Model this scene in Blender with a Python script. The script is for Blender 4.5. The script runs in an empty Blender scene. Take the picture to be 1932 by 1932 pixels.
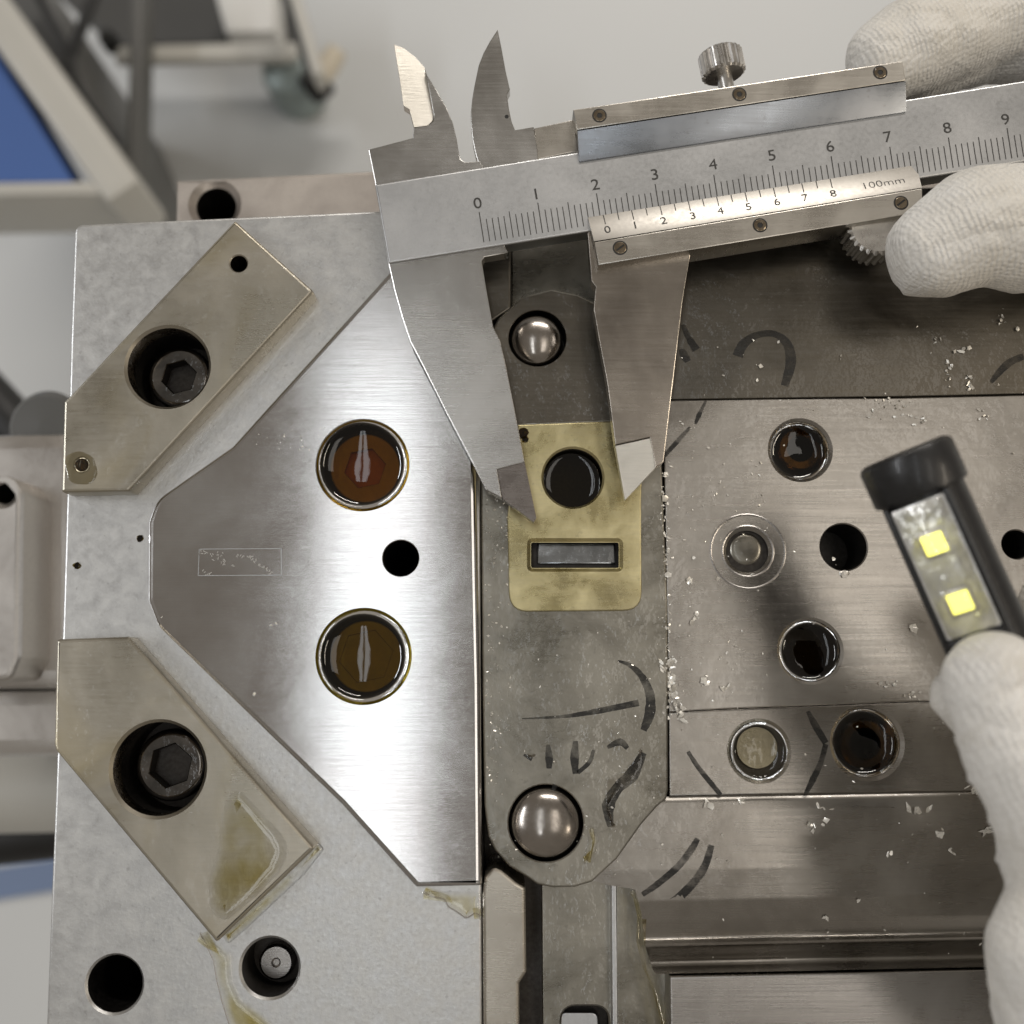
import bpy, bmesh, math, random
from mathutils import Vector, Matrix, noise
random.seed(7)
R = math.radians
scene = bpy.context.scene
C = scene.collection

# ------------------------------------------------------------------ camera
# lengths below are in millimetres; meshes are scaled to metres when built
F, CX, CY = 2071.0, 966.0, 966.0           # focal length in tracing units, picture is 1932 wide
TILT, H = R(8.0), 185.0
CAM = Vector((0, 0, H))
DV = Vector((0, math.sin(TILT), -math.cos(TILT)))
UV = Vector((0, math.cos(TILT), math.sin(TILT)))
RV = Vector((1, 0, 0))

def ray(x, y):
    return DV + RV * ((x - CX) / F) + UV * ((CY - y) / F)
def P(x, y, z=0.0):
    """point of the plane at height z (mm) that shows at the place x, y of the photograph"""
    d = ray(x, y)
    return CAM + d * ((z - H) / d.z)
def PP(x, y, p0, n):
    d = ray(x, y)
    return CAM + d * ((p0 - CAM).dot(n) / d.dot(n))
def mmpp(x, y, z):
    """mm for one tracing unit there"""
    return (P(x + 1, y, z) - P(x, y, z)).length

cd = bpy.data.cameras.new('camera')
cd.sensor_width = 36.0
cd.lens = 36.0 * F / 1932.0
cd.clip_start = 0.01
cd.clip_end = 50.0
cd.dof.use_dof = True
cd.dof.focus_distance = 0.184
cd.dof.aperture_fstop = cd.lens / 2.7
cam = bpy.data.objects.new('camera', cd)
C.objects.link(cam)
cam.location = CAM * 0.001
cam.rotation_euler = (TILT, 0, 0)
scene.camera = cam

# ------------------------------------------------------------------ light: ceiling tubes, added row fill lamps, dim room
w = bpy.data.worlds.new('World'); scene.world = w; w.use_nodes = True
bg = w.node_tree.nodes['Background']
bg.inputs[0].default_value = (0.63, 0.565, 0.485, 1)
bg.inputs[1].default_value = 0.30
def lamp(name, loc, size, energy, col, rot=(0, 0, 0)):
    l = bpy.data.lights.new(name, 'AREA'); l.shape = 'RECTANGLE'
    l.size, l.size_y = size; l.energy = energy; l.color = col
    o = bpy.data.objects.new(name, l); C.objects.link(o)
    o.location = loc; o.rotation_euler = rot
    return o
lamp('ceiling_tube_lamp', (-0.215, -0.12, 1.9), (0.065, 1.5), .85, (0.93, 0.97, 1.0))
lamp('ceiling_tube_lamp', (-0.31, -0.12, 1.9), (0.065, 1.5), .85, (0.93, 0.97, 1.0))
lamp('ceiling_tube_lamp', (0.66, -0.05, 1.9), (0.40, 1.2), 2.4, (1.0, 0.94, 0.86))
lamp('row_fill_lamp', (0.7, 3.0, 2.2), (2.0, 0.35), 54, (1.0, 0.94, 0.87))
lamp('row_fill_lamp', (-2.5, 0.4, 2.2), (0.3, 2.0), 30, (0.95, 0.97, 1.0))  # unseen lamp added as fill for floor and gloves
lamp('row_fill_lamp', (2.6, -0.3, 2.2), (0.3, 2.0), 28, (1.0, 0.88, 0.72))  # unseen warm lamp, added as fill from the right
vs = scene.view_settings
vs.view_transform = 'Standard'; vs.look = 'None'; vs.exposure = 0.32; vs.gamma = 1.0
vs.use_curve_mapping = False
try:
    scene.cycles.use_denoising = True
except Exception:
    pass

# ------------------------------------------------------------------ materials
MATS = {}
class NB:
    def __init__(s, name):
        s.m = bpy.data.materials.new(name); s.m.use_nodes = True
        s.t = s.m.node_tree; s.n = s.t.nodes; s.l = s.t.links
        s.b = s.n['Principled BSDF']; s.out = s.n['Material Output']
        s.tc = s.n.new('ShaderNodeTexCoord')
        MATS[name] = s.m
    def mapping(s, scale=(1, 1, 1), rot=0.0):
        mp = s.n.new('ShaderNodeMapping')
        mp.inputs['Scale'].default_value = scale
        mp.inputs['Rotation'].default_value = (0, 0, rot)
        s.l.new(s.tc.outputs['Object'], mp.inputs['Vector'])
        return mp.outputs['Vector']
    def noise(s, scale, detail=4, rough=.55, vec=None, dist=0.0):
        t = s.n.new('ShaderNodeTexNoise')
        t.inputs['Scale'].default_value = scale
        t.inputs['Detail'].default_value = detail
        t.inputs['Roughness'].default_value = rough
        t.inputs['Distortion'].default_value = dist
        s.l.new(vec if vec is not None else s.tc.outputs['Object'], t.inputs['Vector'])
        return t.outputs['Fac']
    def ramp(s, fac, a, b, va=0.0, vb=1.0):
        r = s.n.new('ShaderNodeMapRange')
        r.inputs['From Min'].default_value = a; r.inputs['From Max'].default_value = b
        r.inputs['To Min'].default_value = va; r.inputs['To Max'].default_value = vb
        s.l.new(fac, r.inputs['Value'])
        return r.outputs['Result']
    def mix(s, fac, a, b):
        x = s.n.new('ShaderNodeMix'); x.data_type = 'RGBA'
        if hasattr(fac, 'is_linked'): s.l.new(fac, x.inputs[0])
        else: x.inputs[0].default_value = fac
        for v, i in ((a, 6), (b, 7)):
            if hasattr(v, 'is_linked'): s.l.new(v, x.inputs[i])
            else: x.inputs[i].default_value = (*v, 1)
        return x.outputs[2]
    def math(s, op, a, b):
        x = s.n.new('ShaderNodeMath'); x.operation = op
        for i, v in enumerate((a, b)):
            if hasattr(v, 'is_linked'): s.l.new(v, x.inputs[i])
            else: x.inputs[i].default_value = v
        return x.outputs[0]
    def bump(s, h, strength, dist, prev=None):
        b = s.n.new('ShaderNodeBump')
        b.inputs['Strength'].default_value = strength
        b.inputs['Distance'].default_value = dist
        s.l.new(h, b.inputs['Height'])
        if prev is not None: s.l.new(prev, b.inputs['Normal'])
        return b.outputs['Normal']
    def set(s, key, v):
        i = s.b.inputs[key]
        if hasattr(v, 'is_linked'): s.l.new(v, i)
        elif isinstance(v, tuple): i.default_value = (*v, 1) if len(v) == 3 else v
        else: i.default_value = v

def metal(name, col, col2, rough=.3, brush=None, brush_scale=(60, 3500), bump=.25, aniso=0.0,
          mottle=70, mott=(.35, .65), speck=0.0, speckcol=(.12, .11, .1), oil=0.0, oilcol=None,
          rvar=.10, pits=0.0, waviness=0.0):
    s = NB(name)
    big = s.noise(mottle, 5, .6, dist=.4)
    c = s.mix(s.ramp(big, mott[0], mott[1]), col, col2)
    if oilcol:
        st = s.noise(38, 3, .5, dist=1.0)
        c = s.mix(s.ramp(st, .50, .72, 0, .75), c, oilcol)
    if speck:
        sp = s.noise(900, 2, .5)
        c = s.mix(s.ramp(sp, .66, .74, 0, speck), c, speckcol)
    s.set('Metallic', 1.0)
    a = brush if brush is not None else 0.0
    if brush is not None:
        br = s.noise(1.0, 6, .7, vec=s.mapping((brush_scale[0], brush_scale[1], 50), -R(a)))
    else:
        br = s.noise(1400, 4, .6)
    c = s.mix(s.ramp(br, .25, .75, .0, .22), c, (.25, .24, .23))
    s.set('Base Color', c)
    r = s.math('ADD', s.ramp(big, .3, .7, rough - rvar, rough + rvar), s.ramp(br, .2, .8, -.06, .06))
    s.set('Roughness', r)
    nrm = s.bump(br, bump, .00003)
    if waviness:
        wv = s.noise(120, 2, .5)
        nrm = s.bump(wv, waviness, .0004, nrm)
    if pits:
        pt = s.noise(1100, 3, .6)
        nrm = s.bump(s.ramp(pt, .45, .75), pits, .00008, nrm)
    s.set('Normal', nrm)
    if aniso:
        s.set('Anisotropic', aniso)
        tv = s.n.new('ShaderNodeCombineXYZ')
        tv.inputs[0].default_value = -math.sin(R(a)); tv.inputs[1].default_value = math.cos(R(a))
        s.l.new(tv.outputs[0], s.b.inputs['Tangent'])
    if oil:
        s.set('Coat Weight', s.ramp(s.noise(55, 3, .5, dist=.8), .35, .62, oil * .25, oil))
        s.set('Coat Roughness', .06); s.set('Coat IOR', 1.47)
        cn = s.bump(s.noise(300, 3, .55), .8, .0006)
        s.set('Coat Normal', cn)
    return s.m

M_base = metal('blued_steel_plate', (.62, .625, .63), (.74, .74, .72), .38, None, mottle=380, mott=(.15, .85), speck=.22, pits=.16, rvar=.05)
M_wedge = metal('oiled_steel', (.42, .39, .32), (.52, .48, .40), .33, 45, (150, 2500), .1, oilcol=(.40, .33, .17), oil=.6, mottle=45)
M_insert = metal('brushed_steel', (.52, .50, .49), (.66, .66, .66), .16, 0, (70, 4500), .18, aniso=.75, mottle=40, rvar=.04)
M_core = metal('grey_tool_steel', (.20, .188, .155), (.37, .35, .30), .33, 90, (200, 1800), .2, speck=.3, oil=.9, mottle=75, rvar=.1)
M_floor = metal('oily_cavity_steel', (.31, .29, .262), (.46, .435, .40), .29, 2, (60, 2200), .25, oil=.8, mottle=50, rvar=.08, waviness=.15)
M_shaded = metal('shade_toned_steel', (.085, .075, .058), (.135, .12, .096), .38, 2, (60, 1800), .25, oil=.5, mottle=60)  # tool steel with the shade under hand and caliper put into its colour
M_low = metal('ground_steel', (.34, .325, .31), (.46, .44, .42), .30, 78, (50, 3200), .45, aniso=.5, mottle=40)
M_tan = metal('polished_key_steel', (.52, .48, .41), (.60, .56, .49), .26, 90, (120, 2500), .08, oilcol=(.42, .36, .24), mottle=35)
M_brass = metal('brass_plate', (.54, .465, .235), (.76, .675, .39), .32, 25, (220, 1600), .35, mottle=130, mott=(.38, .62), speck=.35, speckcol=(.30, .28, .18), rvar=.12, oilcol=(.44, .39, .24))
M_chrome = metal('satin_chrome', (.60, .615, .63), (.66, .67, .68), .36, None, bump=.12, mottle=60, rvar=.04, speck=.10)
M_jaw = metal('ground_jaw_steel', (.40, .39, .37), (.60, .59, .57), .25, -9, (90, 3000), .18, aniso=.3, mottle=32, rvar=.07, speck=.12, speckcol=(.8, .8, .78))
M_jaw_refl = metal('reflection_warm_jaw_steel', (.32, .29, .255), (.54, .49, .43), .24, 81, (90, 2600), .18, mottle=30, rvar=.07, speck=.12, speckcol=(.8, .78, .72))  # warm reflection on the moving jaw painted into the steel colour
M_rail = metal('brushed_rail_steel', (.56, .53, .48), (.66, .63, .57), .30, 9, (80, 2600), .5, mottle=60, rvar=.06)
M_vern = metal('satin_vernier_steel', (.60, .575, .53), (.67, .645, .60), .38, None, bump=.12, mottle=50, rvar=.03)
M_knurl = metal('knurled_steel', (.60, .58, .55), (.72, .70, .66), .33, None, bump=.2, mottle=200)
M_ball = metal('polished_pin_steel', (.44, .405, .37), (.30, .27, .24), .22, None, bump=.08, mottle=160, rvar=.08)
M_screw = metal('black_oxide_screw', (.10, .10, .10), (.19, .18, .17), .11, None, bump=.1, mottle=200, rvar=.06, oil=1.0)
M_bore = metal('bored_steel', (.24, .19, .13), (.32, .26, .18), .25, None, bump=.2, mottle=200, oil=.8)
M_gold = metal('oil_stained_bore', (.36, .27, .14), (.22, .16, .08), .22, None, bump=.3, mottle=150, oil=.8)
M_recess = metal('shade_dark_deep_steel', (.035, .032, .03), (.05, .045, .04), .5, None, bump=.1)  # near-black: oil and the shade of deep recesses put into the colour
M_back = metal('rear_plate_steel', (.50, .45, .41), (.60, .55, .50), .45, None, mottle=60, speck=.2, bump=.2)
M_side = metal('machine_block_steel', (.50, .47, .44), (.60, .57, .53), .38, None, mottle=45, bump=.2)

def plain(name, col, rough=.5, metallic=0.0, coat=0.0, var=.12, scale=300, bump=0.0):
    s = NB(name)
    n = s.noise(scale, 4, .6)
    lo = tuple(max(0, c * (1 - var)) for c in col); hi = tuple(min(1, c * (1 + var)) for c in col)
    s.set('Base Color', s.mix(s.ramp(n, .3, .7), lo, hi))
    s.set('Roughness', s.ramp(n, .3, .7, rough - .05, rough + .05)); s.set('Metallic', metallic); s.set('Coat Weight', coat)
    if bump: s.set('Normal', s.bump(n, bump, .0003))
    return s.m
M_ink = plain('engraved_black_paint', (.045, .043, .04), .5)
def ink_mat():
    s = NB('rubbed_black_marker_ink')
    s.set('Base Color', (.016, .015, .013)); s.set('Roughness', .42)
    tr = s.n.new('ShaderNodeBsdfTransparent'); mx = s.n.new('ShaderNodeMixShader')
    a = s.ramp(s.noise(1.0, 5, .7, vec=s.mapping((420, 900, 50), R(38))), .34, .58, .50, .96)
    b = s.ramp(s.noise(210, 3, .6), .36, .58, .35, 1.0)
    s.l.new(s.math('MULTIPLY', a, b), mx.inputs[0]); s.l.new(tr.outputs[0], mx.inputs[1]); s.l.new(s.b.outputs[0], mx.inputs[2])
    s.l.new(mx.outputs[0], s.out.inputs['Surface'])
    return s.m
M_marker = ink_mat()
M_rubber = plain('black_plastic', (.012, .012, .013), .38, 0, .15, bump=.15, scale=900)
M_floorp = plain('painted_workshop_floor', (.60, .62, .63), .42, var=.06, scale=1.6)
M_white = plain('white_powder_coat', (.52, .51, .47), .45, var=.06, scale=5)
M_whiteb = plain('white_box_enamel', (.70, .70, .68), .45, var=.04, scale=5)
M_grey = plain('grey_painted_steel', (.10, .10, .095), .5, var=.1, scale=6)
M_dkgrey = plain('dark_grey_sheet', (.06, .06, .058), .55, var=.1, scale=6)
M_black = plain('black_cable_rubber', (.012, .012, .012), .5)
M_blue = plain('blue_panel', (.055, .125, .36), .5, var=.05, scale=4)
M_bluest = plain('faded_blue_tape', (.16, .22, .36), .5, var=.05, scale=6)
M_teal = plain('teal_caster_bracket', (.33, .39, .385), .35, .3, scale=20)
M_cream = plain('cream_wheel', (.74, .68, .56), .4, scale=20)
M_led = None

def emitter(name, col, e, strength):
    s = NB(name); s.set('Base Color', col); s.set('Emission Color', e); s.set('Emission Strength', strength); s.set('Roughness', .4)
    return s.m
M_led = emitter('led_phosphor', (.75, .75, .10), (1.0, .93, .20), 1.5)
M_refl = plain('led_reflector', (.80, .79, .76), .18, .25, .8, var=.2, scale=300, bump=1.6)

def liquid(name, col, rough=.0, ripple=0.0, scale=300, soft=False, ior=1.47):
    """clear oil: tinted transparency under a mirror-like skin"""
    s = NB(name); s.n.remove(s.b)
    tr = s.n.new('ShaderNodeBsdfTransparent'); tr.inputs[0].default_value = (*col, 1)
    if soft:
        at = s.n.new('ShaderNodeAttribute'); at.attribute_name = 'thick'
        k = s.math('MULTIPLY', at.outputs['Fac'], s.ramp(s.noise(75, 3, .6, dist=.4), .36, .66, .08, 1.0))
        s.l.new(s.mix(k, (1, 1, 1), col), tr.inputs[0])
    gl = s.n.new('ShaderNodeBsdfGlossy'); gl.inputs['Roughness'].default_value = rough
    gl.inputs['Color'].default_value = (1, 1, 1, 1)
    fr = s.n.new('ShaderNodeFresnel'); fr.inputs['IOR'].default_value = ior
    mx = s.n.new('ShaderNodeMixShader')
    s.l.new(fr.outputs[0], mx.inputs[0]); s.l.new(tr.outputs[0], mx.inputs[1]); s.l.new(gl.outputs[0], mx.inputs[2])
    s.l.new(mx.outputs[0], s.out.inputs['Surface'])
    if ripple:
        b = s.bump(s.noise(scale, 2, .5), ripple, .0006)
        s.l.new(b, gl.inputs['Normal']); s.l.new(b, fr.inputs['Normal'])
    return s.m
M_oil = liquid('amber_oil', (.45, .29, .045), ripple=.08, scale=90)
M_oild = liquid('dark_olive_oil', (.38, .30, .045), ripple=.06, scale=80)
M_oilc = liquid('thin_yellow_oil', (.78, .71, .42), ripple=.2, scale=140, soft=True)
M_grease = liquid('brown_grease_film', (.50, .45, .37), ripple=.5, scale=300, soft=True)
M_oilk = liquid('dark_brown_oil', (.30, .21, .07), ripple=.45, scale=150)
M_film = liquid('clear_oil_film', (.93, .90, .80), ripple=.5, scale=260)
M_lens = liquid('clear_torch_lens', (.95, .95, .94), ripple=.9, scale=260)

def glove_mat():
    s = NB('white_knit_cotton')
    n = s.noise(45, 5, .6)
    c = s.mix(s.ramp(n, .42, .70), (.94, .925, .89), (.80, .765, .69))
    c = s.mix(s.ramp(s.noise(120, 4, .65, dist=.5), .62, .76, 0, .35), c, (.50, .45, .35))
    v1 = s.mapping((1, 1, 1), R(-28))
    wv = s.n.new('ShaderNodeTexWave'); wv.wave_type = 'BANDS'; wv.bands_direction = 'X'
    wv.inputs['Scale'].default_value = 400; wv.inputs['Distortion'].default_value = 6.0
    wv.inputs['Detail'].default_value = 2; wv.inputs['Detail Scale'].default_value = .6
    s.l.new(v1, wv.inputs['Vector'])
    w2 = s.n.new('ShaderNodeTexWave'); w2.wave_type = 'BANDS'; w2.bands_direction = 'Y'
    w2.inputs['Scale'].default_value = 460; w2.inputs['Distortion'].default_value = 3.0
    w2.inputs['Detail'].default_value = 2; w2.inputs['Detail Scale'].default_value = .8
    s.l.new(v1, w2.inputs['Vector'])
    vo = s.n.new('ShaderNodeTexVoronoi'); vo.inputs['Scale'].default_value = 1250; vo.inputs['Randomness'].default_value = .45
    s.l.new(s.mapping((1.0, .62, 1.0), R(-28)), vo.inputs['Vector'])
    rib = s.math('MULTIPLY', wv.outputs['Fac'], s.ramp(w2.outputs['Fac'], 0, 1, .45, 1))
    knit = s.math('ADD', s.ramp(vo.outputs['Distance'], 0, .75, .78, 0), s.math('MULTIPLY', rib, .34))
    c = s.mix(s.ramp(knit, .1, .8, .26, 0), c, (.55, .51, .44))
    fuzz = s.noise(2500, 3, .6)
    s.set('Base Color', c); s.set('Roughness', .9); s.set('Sheen Weight', .25)
    nr = s.bump(knit, .75, .0003)
    nr = s.bump(fuzz, .3, .0002, nr)
    cr = s.noise(1.0, 1.5, .5, vec=s.mapping((26, 80, 50), R(-35)), dist=.5)
    nr = s.bump(s.ramp(s.math('ABSOLUTE', s.math('SUBTRACT', cr, .5), 0), 0, .10), .30, .0011, nr)
    s.set('Normal', nr)
    return s.m
M_glove = glove_mat()

# ------------------------------------------------------------------ builders
WORLD = {}
def finish(name, verts, faces, mat, parent=None, smooth=28, mats=None, fmat=None):
    """verts in mm, world space -> an object in metres with its origin at the base of the shape"""
    lo = [min(v[i] for v in verts) for i in range(3)]; hi = [max(v[i] for v in verts) for i in range(3)]
    o0 = Vector(((lo[0] + hi[0]) / 2, (lo[1] + hi[1]) / 2, lo[2]))
    me = bpy.data.meshes.new(name)
    me.from_pydata([tuple((Vector(v) - o0) * .001) for v in verts], [], faces)
    for m in (mats or [mat]): me.materials.append(m)
    if fmat:
        for p, i in zip(me.polygons, fmat): p.material_index = i
    me.validate(); me.update()
    bm = bmesh.new(); bm.from_mesh(me)
    bmesh.ops.recalc_face_normals(bm, faces=bm.faces)
    bm.to_mesh(me); bm.free()
    if smooth:
        me.shade_smooth(); me.set_sharp_from_angle(angle=R(smooth))
        if smooth < 40:
            for p in me.polygons:
                if abs(p.normal.z) > .99995: p.use_smooth = False
    o = bpy.data.objects.new(name, me); C.objects.link(o)
    put(o, o0, parent)
    return o
def put(o, world_mm, parent=None):
    WORLD[o.name] = Vector(world_mm)
    if parent is not None:
        o.parent = parent
        o.location = (Vector(world_mm) - WORLD[parent.name]) * .001
    else:
        o.location = Vector(world_mm) * .001
def tag(o, label=None, cat=None, group=None, kind=None):
    if label: o['label'] = label
    if cat: o['category'] = cat
    if group: o['group'] = group
    if kind: o['kind'] = kind
    return o
def thing(name, at, label, cat, group=None):
    o = bpy.data.objects.new(name, None); C.objects.link(o)
    o.empty_display_size = .01
    put(o, at); return tag(o, label, cat, group)

def area2(pts): return sum(a.x * b.y - b.x * a.y for a, b in zip(pts, pts[1:] + pts[:1]))
def ccw(pts): return pts if area2(pts) > 0 else pts[::-1]
def rounded(pts, rad, seg=6):
    """round every corner; rad is a number or one per corner"""
    n = len(pts); out = []
    for i, p in enumerate(pts):
        r = rad[i] if isinstance(rad, (list, tuple)) else rad
        a, b = pts[i - 1] - p, pts[(i + 1) % n] - p
        la, lb = a.length, b.length
        if r <= 0 or la < 1e-6 or lb < 1e-6: out.append(p.copy()); continue
        ang = a.angle(b)
        if ang > R(172): out.append(p.copy()); continue
        d = min(r / math.tan(ang / 2), la * .48, lb * .48)
        p0, p1 = p + a * (d / la), p + b * (d / lb)
        for k in range(seg + 1):
            t = k / seg
            out.append(p0 * (1 - t) ** 2 + p * 2 * t * (1 - t) + p1 * t * t)
    return out
def inset(pts, b):
    """CCW outline moved inwards by b"""
    n = len(pts); out = []
    for i in range(n):
        a, p, c = pts[i - 1], pts[i], pts[(i + 1) % n]
        e1 = (p - a); e2 = (c - p)
        if e1.length < 1e-7: e1 = e2
        if e2.length < 1e-7: e2 = e1
        n1 = Vector((-e1.y, e1.x)).normalized(); n2 = Vector((-e2.y, e2.x)).normalized()
        m = (n1 + n2)
        if m.length < 1e-6: m = n1
        m.normalize()
        out.append(p + m * (b / max(.35, m.dot(n1))))
    return out
def px_outline(pts, z): return [P(x, y, z).to_2d() for x, y in pts]

def circle2(c, r, n=56, squash=None):
    return [Vector((c.x + r * math.cos(2 * math.pi * k / n), c.y + r * math.sin(2 * math.pi * k / n))) for k in range(n)]

def plate(name, pts2, zt, zb, mat, parent=None, holes=(), bevel=.4, rad=0.0, seg=3, zfun=None, smooth=22, bore=None):
    """solid slab with an outline in mm, rounded upper rim, blind bores [(centre, radius, depth, rim bevel)]"""
    pts = ccw(rounded(pts2, rad) if rad else [p.copy() for p in pts2])
    # drop doubles
    q = []
    for p in pts:
        if not q or (p - q[-1]).length > .01: q.append(p)
    if (q[0] - q[-1]).length < .01: q.pop()
    pts = q
    zf = zfun or (lambda x, y: 0.0)
    verts, faces, fm = [], [], []
    def ring(ps, z, follow=True):
        i0 = len(verts)
        for p in ps: verts.append(Vector((p.x, p.y, z + (zf(p.x, p.y) if follow else 0))))
        return list(range(i0, i0 + len(ps)))
    def strip(a, b, m=0):
        n = len(a)
        for i in range(n):
            faces.append((a[i], a[(i + 1) % n], b[(i + 1) % n], b[i])); fm.append(m)
    rings = []
    for k in range(seg + 1):
        t = math.pi / 2 * k / seg
        rings.append(ring(inset(pts, bevel * (1 - math.sin(t))), zt - bevel * (1 - math.cos(t))) if bevel else None)
    if not bevel: rings = [ring(pts, zt)]
    for a, b in zip(rings, rings[1:]): strip(a, b)
    bot = ring(pts, zb, False); strip(rings[-1], bot)
    tops, bots = [], []
    for h in holes:
        c, r, depth = h[0], h[1], h[2]; hb = h[3] if len(h) > 3 else .25
        shape = h[4] if len(h) > 4 else None
        base = ccw(shape) if shape else circle2(c, r)
        if shape:
            o1 = inset(base, -hb)
        else:
            o1 = circle2(c, r + hb)
        thru = depth > zt - zb
        a = ring(o1, zt); b = ring(base, zt - hb); d = ring(base, zb if thru else zt - depth, not thru)
        strip(b, a, 0); strip(d, b, 1)
        if thru: bots.append(d)
        else: faces.append(tuple(d)); fm.append(1)
        tops.append(a)
    for loop in ([rings[0]] + tops, [bot] + bots):
        bm = bmesh.new()
        es = []
        idx = {}
        for lp in loop:
            vs_ = []
            for i in lp:
                v = bm.verts.new((verts[i].x, verts[i].y, 0)); idx[v] = i; vs_.append(v)
            for i in range(len(vs_)): es.append(bm.edges.new((vs_[i], vs_[(i + 1) % len(vs_)])))
        bmesh.ops.triangle_fill(bm, use_beauty=True, use_dissolve=False, edges=es, normal=(0, 0, 1))
        for f in bm.faces:
            faces.append(tuple(idx[v] for v in f.verts)); fm.append(0)
        bm.free()
    return finish(name, verts, faces, mat, parent, smooth, mats=[mat, bore or M_bore], fmat=fm)

def solid(name, ring_a, ring_b, mat, parent=None, bevel=0.0, smooth=25):
    """prism between two rings of 3D points"""
    bm = bmesh.new()
    a = [bm.verts.new(p) for p in ring_a]; b = [bm.verts.new(p) for p in ring_b]
    n = len(a)
    bm.faces.new(a); bm.faces.new(b[::-1])
    for i in range(n): bm.faces.new((a[(i + 1) % n], a[i], b[i], b[(i + 1) % n]))
    bmesh.ops.recalc_face_normals(bm, faces=bm.faces)
    if bevel: bmesh.ops.bevel(bm, geom=bm.edges[:], offset=bevel, segments=2, affect='EDGES', profile=.6, clamp_overlap=True)
    bm.verts.ensure_lookup_table(); bm.verts.index_update()
    v = [x.co.copy() for x in bm.verts]; f = [tuple(q.index for q in fc.verts) for fc in bm.faces]
    bm.free()
    return finish(name, v, f, mat, parent, smooth)
def drop(p, z): return Vector((p.x, p.y, z))
def box_px(name, pts, zt, zb, mat, parent=None, bevel=1.0):
    q = [P(x, y, zt) for x, y in pts]
    return solid(name, q, [drop(p, zb) for p in q], mat, parent, bevel)

def lathe(name, c, prof, mat, parent=None, n=48, axis=Vector((0, 0, 1)), smooth=35, radfun=None, cap=True):
    """profile [(r, h)] turned round axis through c"""
    ax = axis.normalized()
    t = Vector((1, 0, 0)) if abs(ax.x) < .8 else Vector((0, 1, 0))
    u = (t - ax * t.dot(ax)).normalized(); v = ax.cross(u)
    verts, faces = [], []
    for r, h in prof:
        for k in range(n):
            a = 2 * math.pi * k / n
            rr = radfun(r, h, k) if radfun else r
            verts.append(c + ax * h + (u * math.cos(a) + v * math.sin(a)) * rr)
    for j in range(len(prof) - 1):
        for k in range(n):
            k2 = (k + 1) % n
            faces.append((j * n + k, j * n + k2, (j + 1) * n + k2, (j + 1) * n + k))
    if cap:
        faces.append(tuple(range(n))[::-1]); faces.append(tuple(range((len(prof) - 1) * n, len(prof) * n)))
    return finish(name, verts, faces, mat, parent, smooth)

def ribbon(name, pts, widths, z, mat, parent=None, zfun=None, lift=.05):
    """flat stroke of ink along traced points"""
    c = [P(x, y, z) for x, y in pts]
    # resample smoothly
    q, ww = [], []
    n = len(c)
    for i in range(n - 1):
        p0, p1, p2, p3 = c[max(i - 1, 0)], c[i], c[i + 1], c[min(i + 2, n - 1)]
        for k in range(6):
            t = k / 6
            q.append(.5 * ((2 * p1) + (p2 - p0) * t + (2 * p0 - 5 * p1 + 4 * p2 - p3) * t * t + (3 * p1 - p0 - 3 * p2 + p3) * t ** 3))
            ww.append(widths[i] * (1 - t) + widths[i + 1] * t)
    q.append(c[-1]); ww.append(widths[-1])
    s = mmpp(pts[0][0], pts[0][1], z)
    verts, faces = [], []
    for i, p in enumerate(q):
        d = (q[min(i + 1, len(q) - 1)] - q[max(i - 1, 0)]); d.z = 0
        nn = Vector((-d.y, d.x, 0)).normalized()
        j = 1 + .18 * noise.noise(Vector((i * .6, pts[0][0], 0)))
        for sgn in (-1, 1):
            v = p + nn * (sgn * ww[i] * .5 * s * j)
            v.z = (zfun(v.x, v.y) if zfun else z) + lift
            verts.append(v)
    for i in range(len(q) - 1): faces.append((2 * i, 2 * i + 1, 2 * i + 3, 2 * i + 2))
    return finish(name, verts, faces, mat, parent, 0)

def blob(name, pts, z, mat, parent=None, hgt=.25, rad=1.0, soft=1.1):
    """puddle: traced outline, domed skin"""
    o = ccw(rounded(px_outline(pts, z), rad, 5))
    verts, faces = [], []
    steps = [(0, 0, 0), (soft * .2, .5, .12), (soft * .5, .85, .45), (soft, 1.0, 1.0)]
    thick = []
    loops = []
    for d, f, tk in steps:
        ps = inset(o, d); i0 = len(verts); thick += [tk] * len(ps)
        for p in ps: verts.append(Vector((p.x, p.y, z + .04 + hgt * f)))
        loops.append(list(range(i0, i0 + len(ps))))
    n = len(o)
    for a, b in zip(loops, loops[1:]):
        for i in range(n): faces.append((a[i], a[(i + 1) % n], b[(i + 1) % n], b[i]))
    bm = bmesh.new(); idx = {}; vv = []
    for i in loops[-1]:
        v = bm.verts.new((verts[i].x, verts[i].y, 0)); idx[v] = i; vv.append(v)
    es = [bm.edges.new((vv[i], vv[(i + 1) % n])) for i in range(n)]
    bmesh.ops.triangle_fill(bm, use_beauty=True, edges=es, normal=(0, 0, 1))
    for f in bm.faces: faces.append(tuple(idx[v] for v in f.verts))
    bm.free()
    ob = finish(name, verts, faces, mat, parent, 60)
    at = ob.data.attributes.new('thick', 'FLOAT', 'POINT')
    for i, t in enumerate(thick): at.data[i].value = t
    return ob
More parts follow.
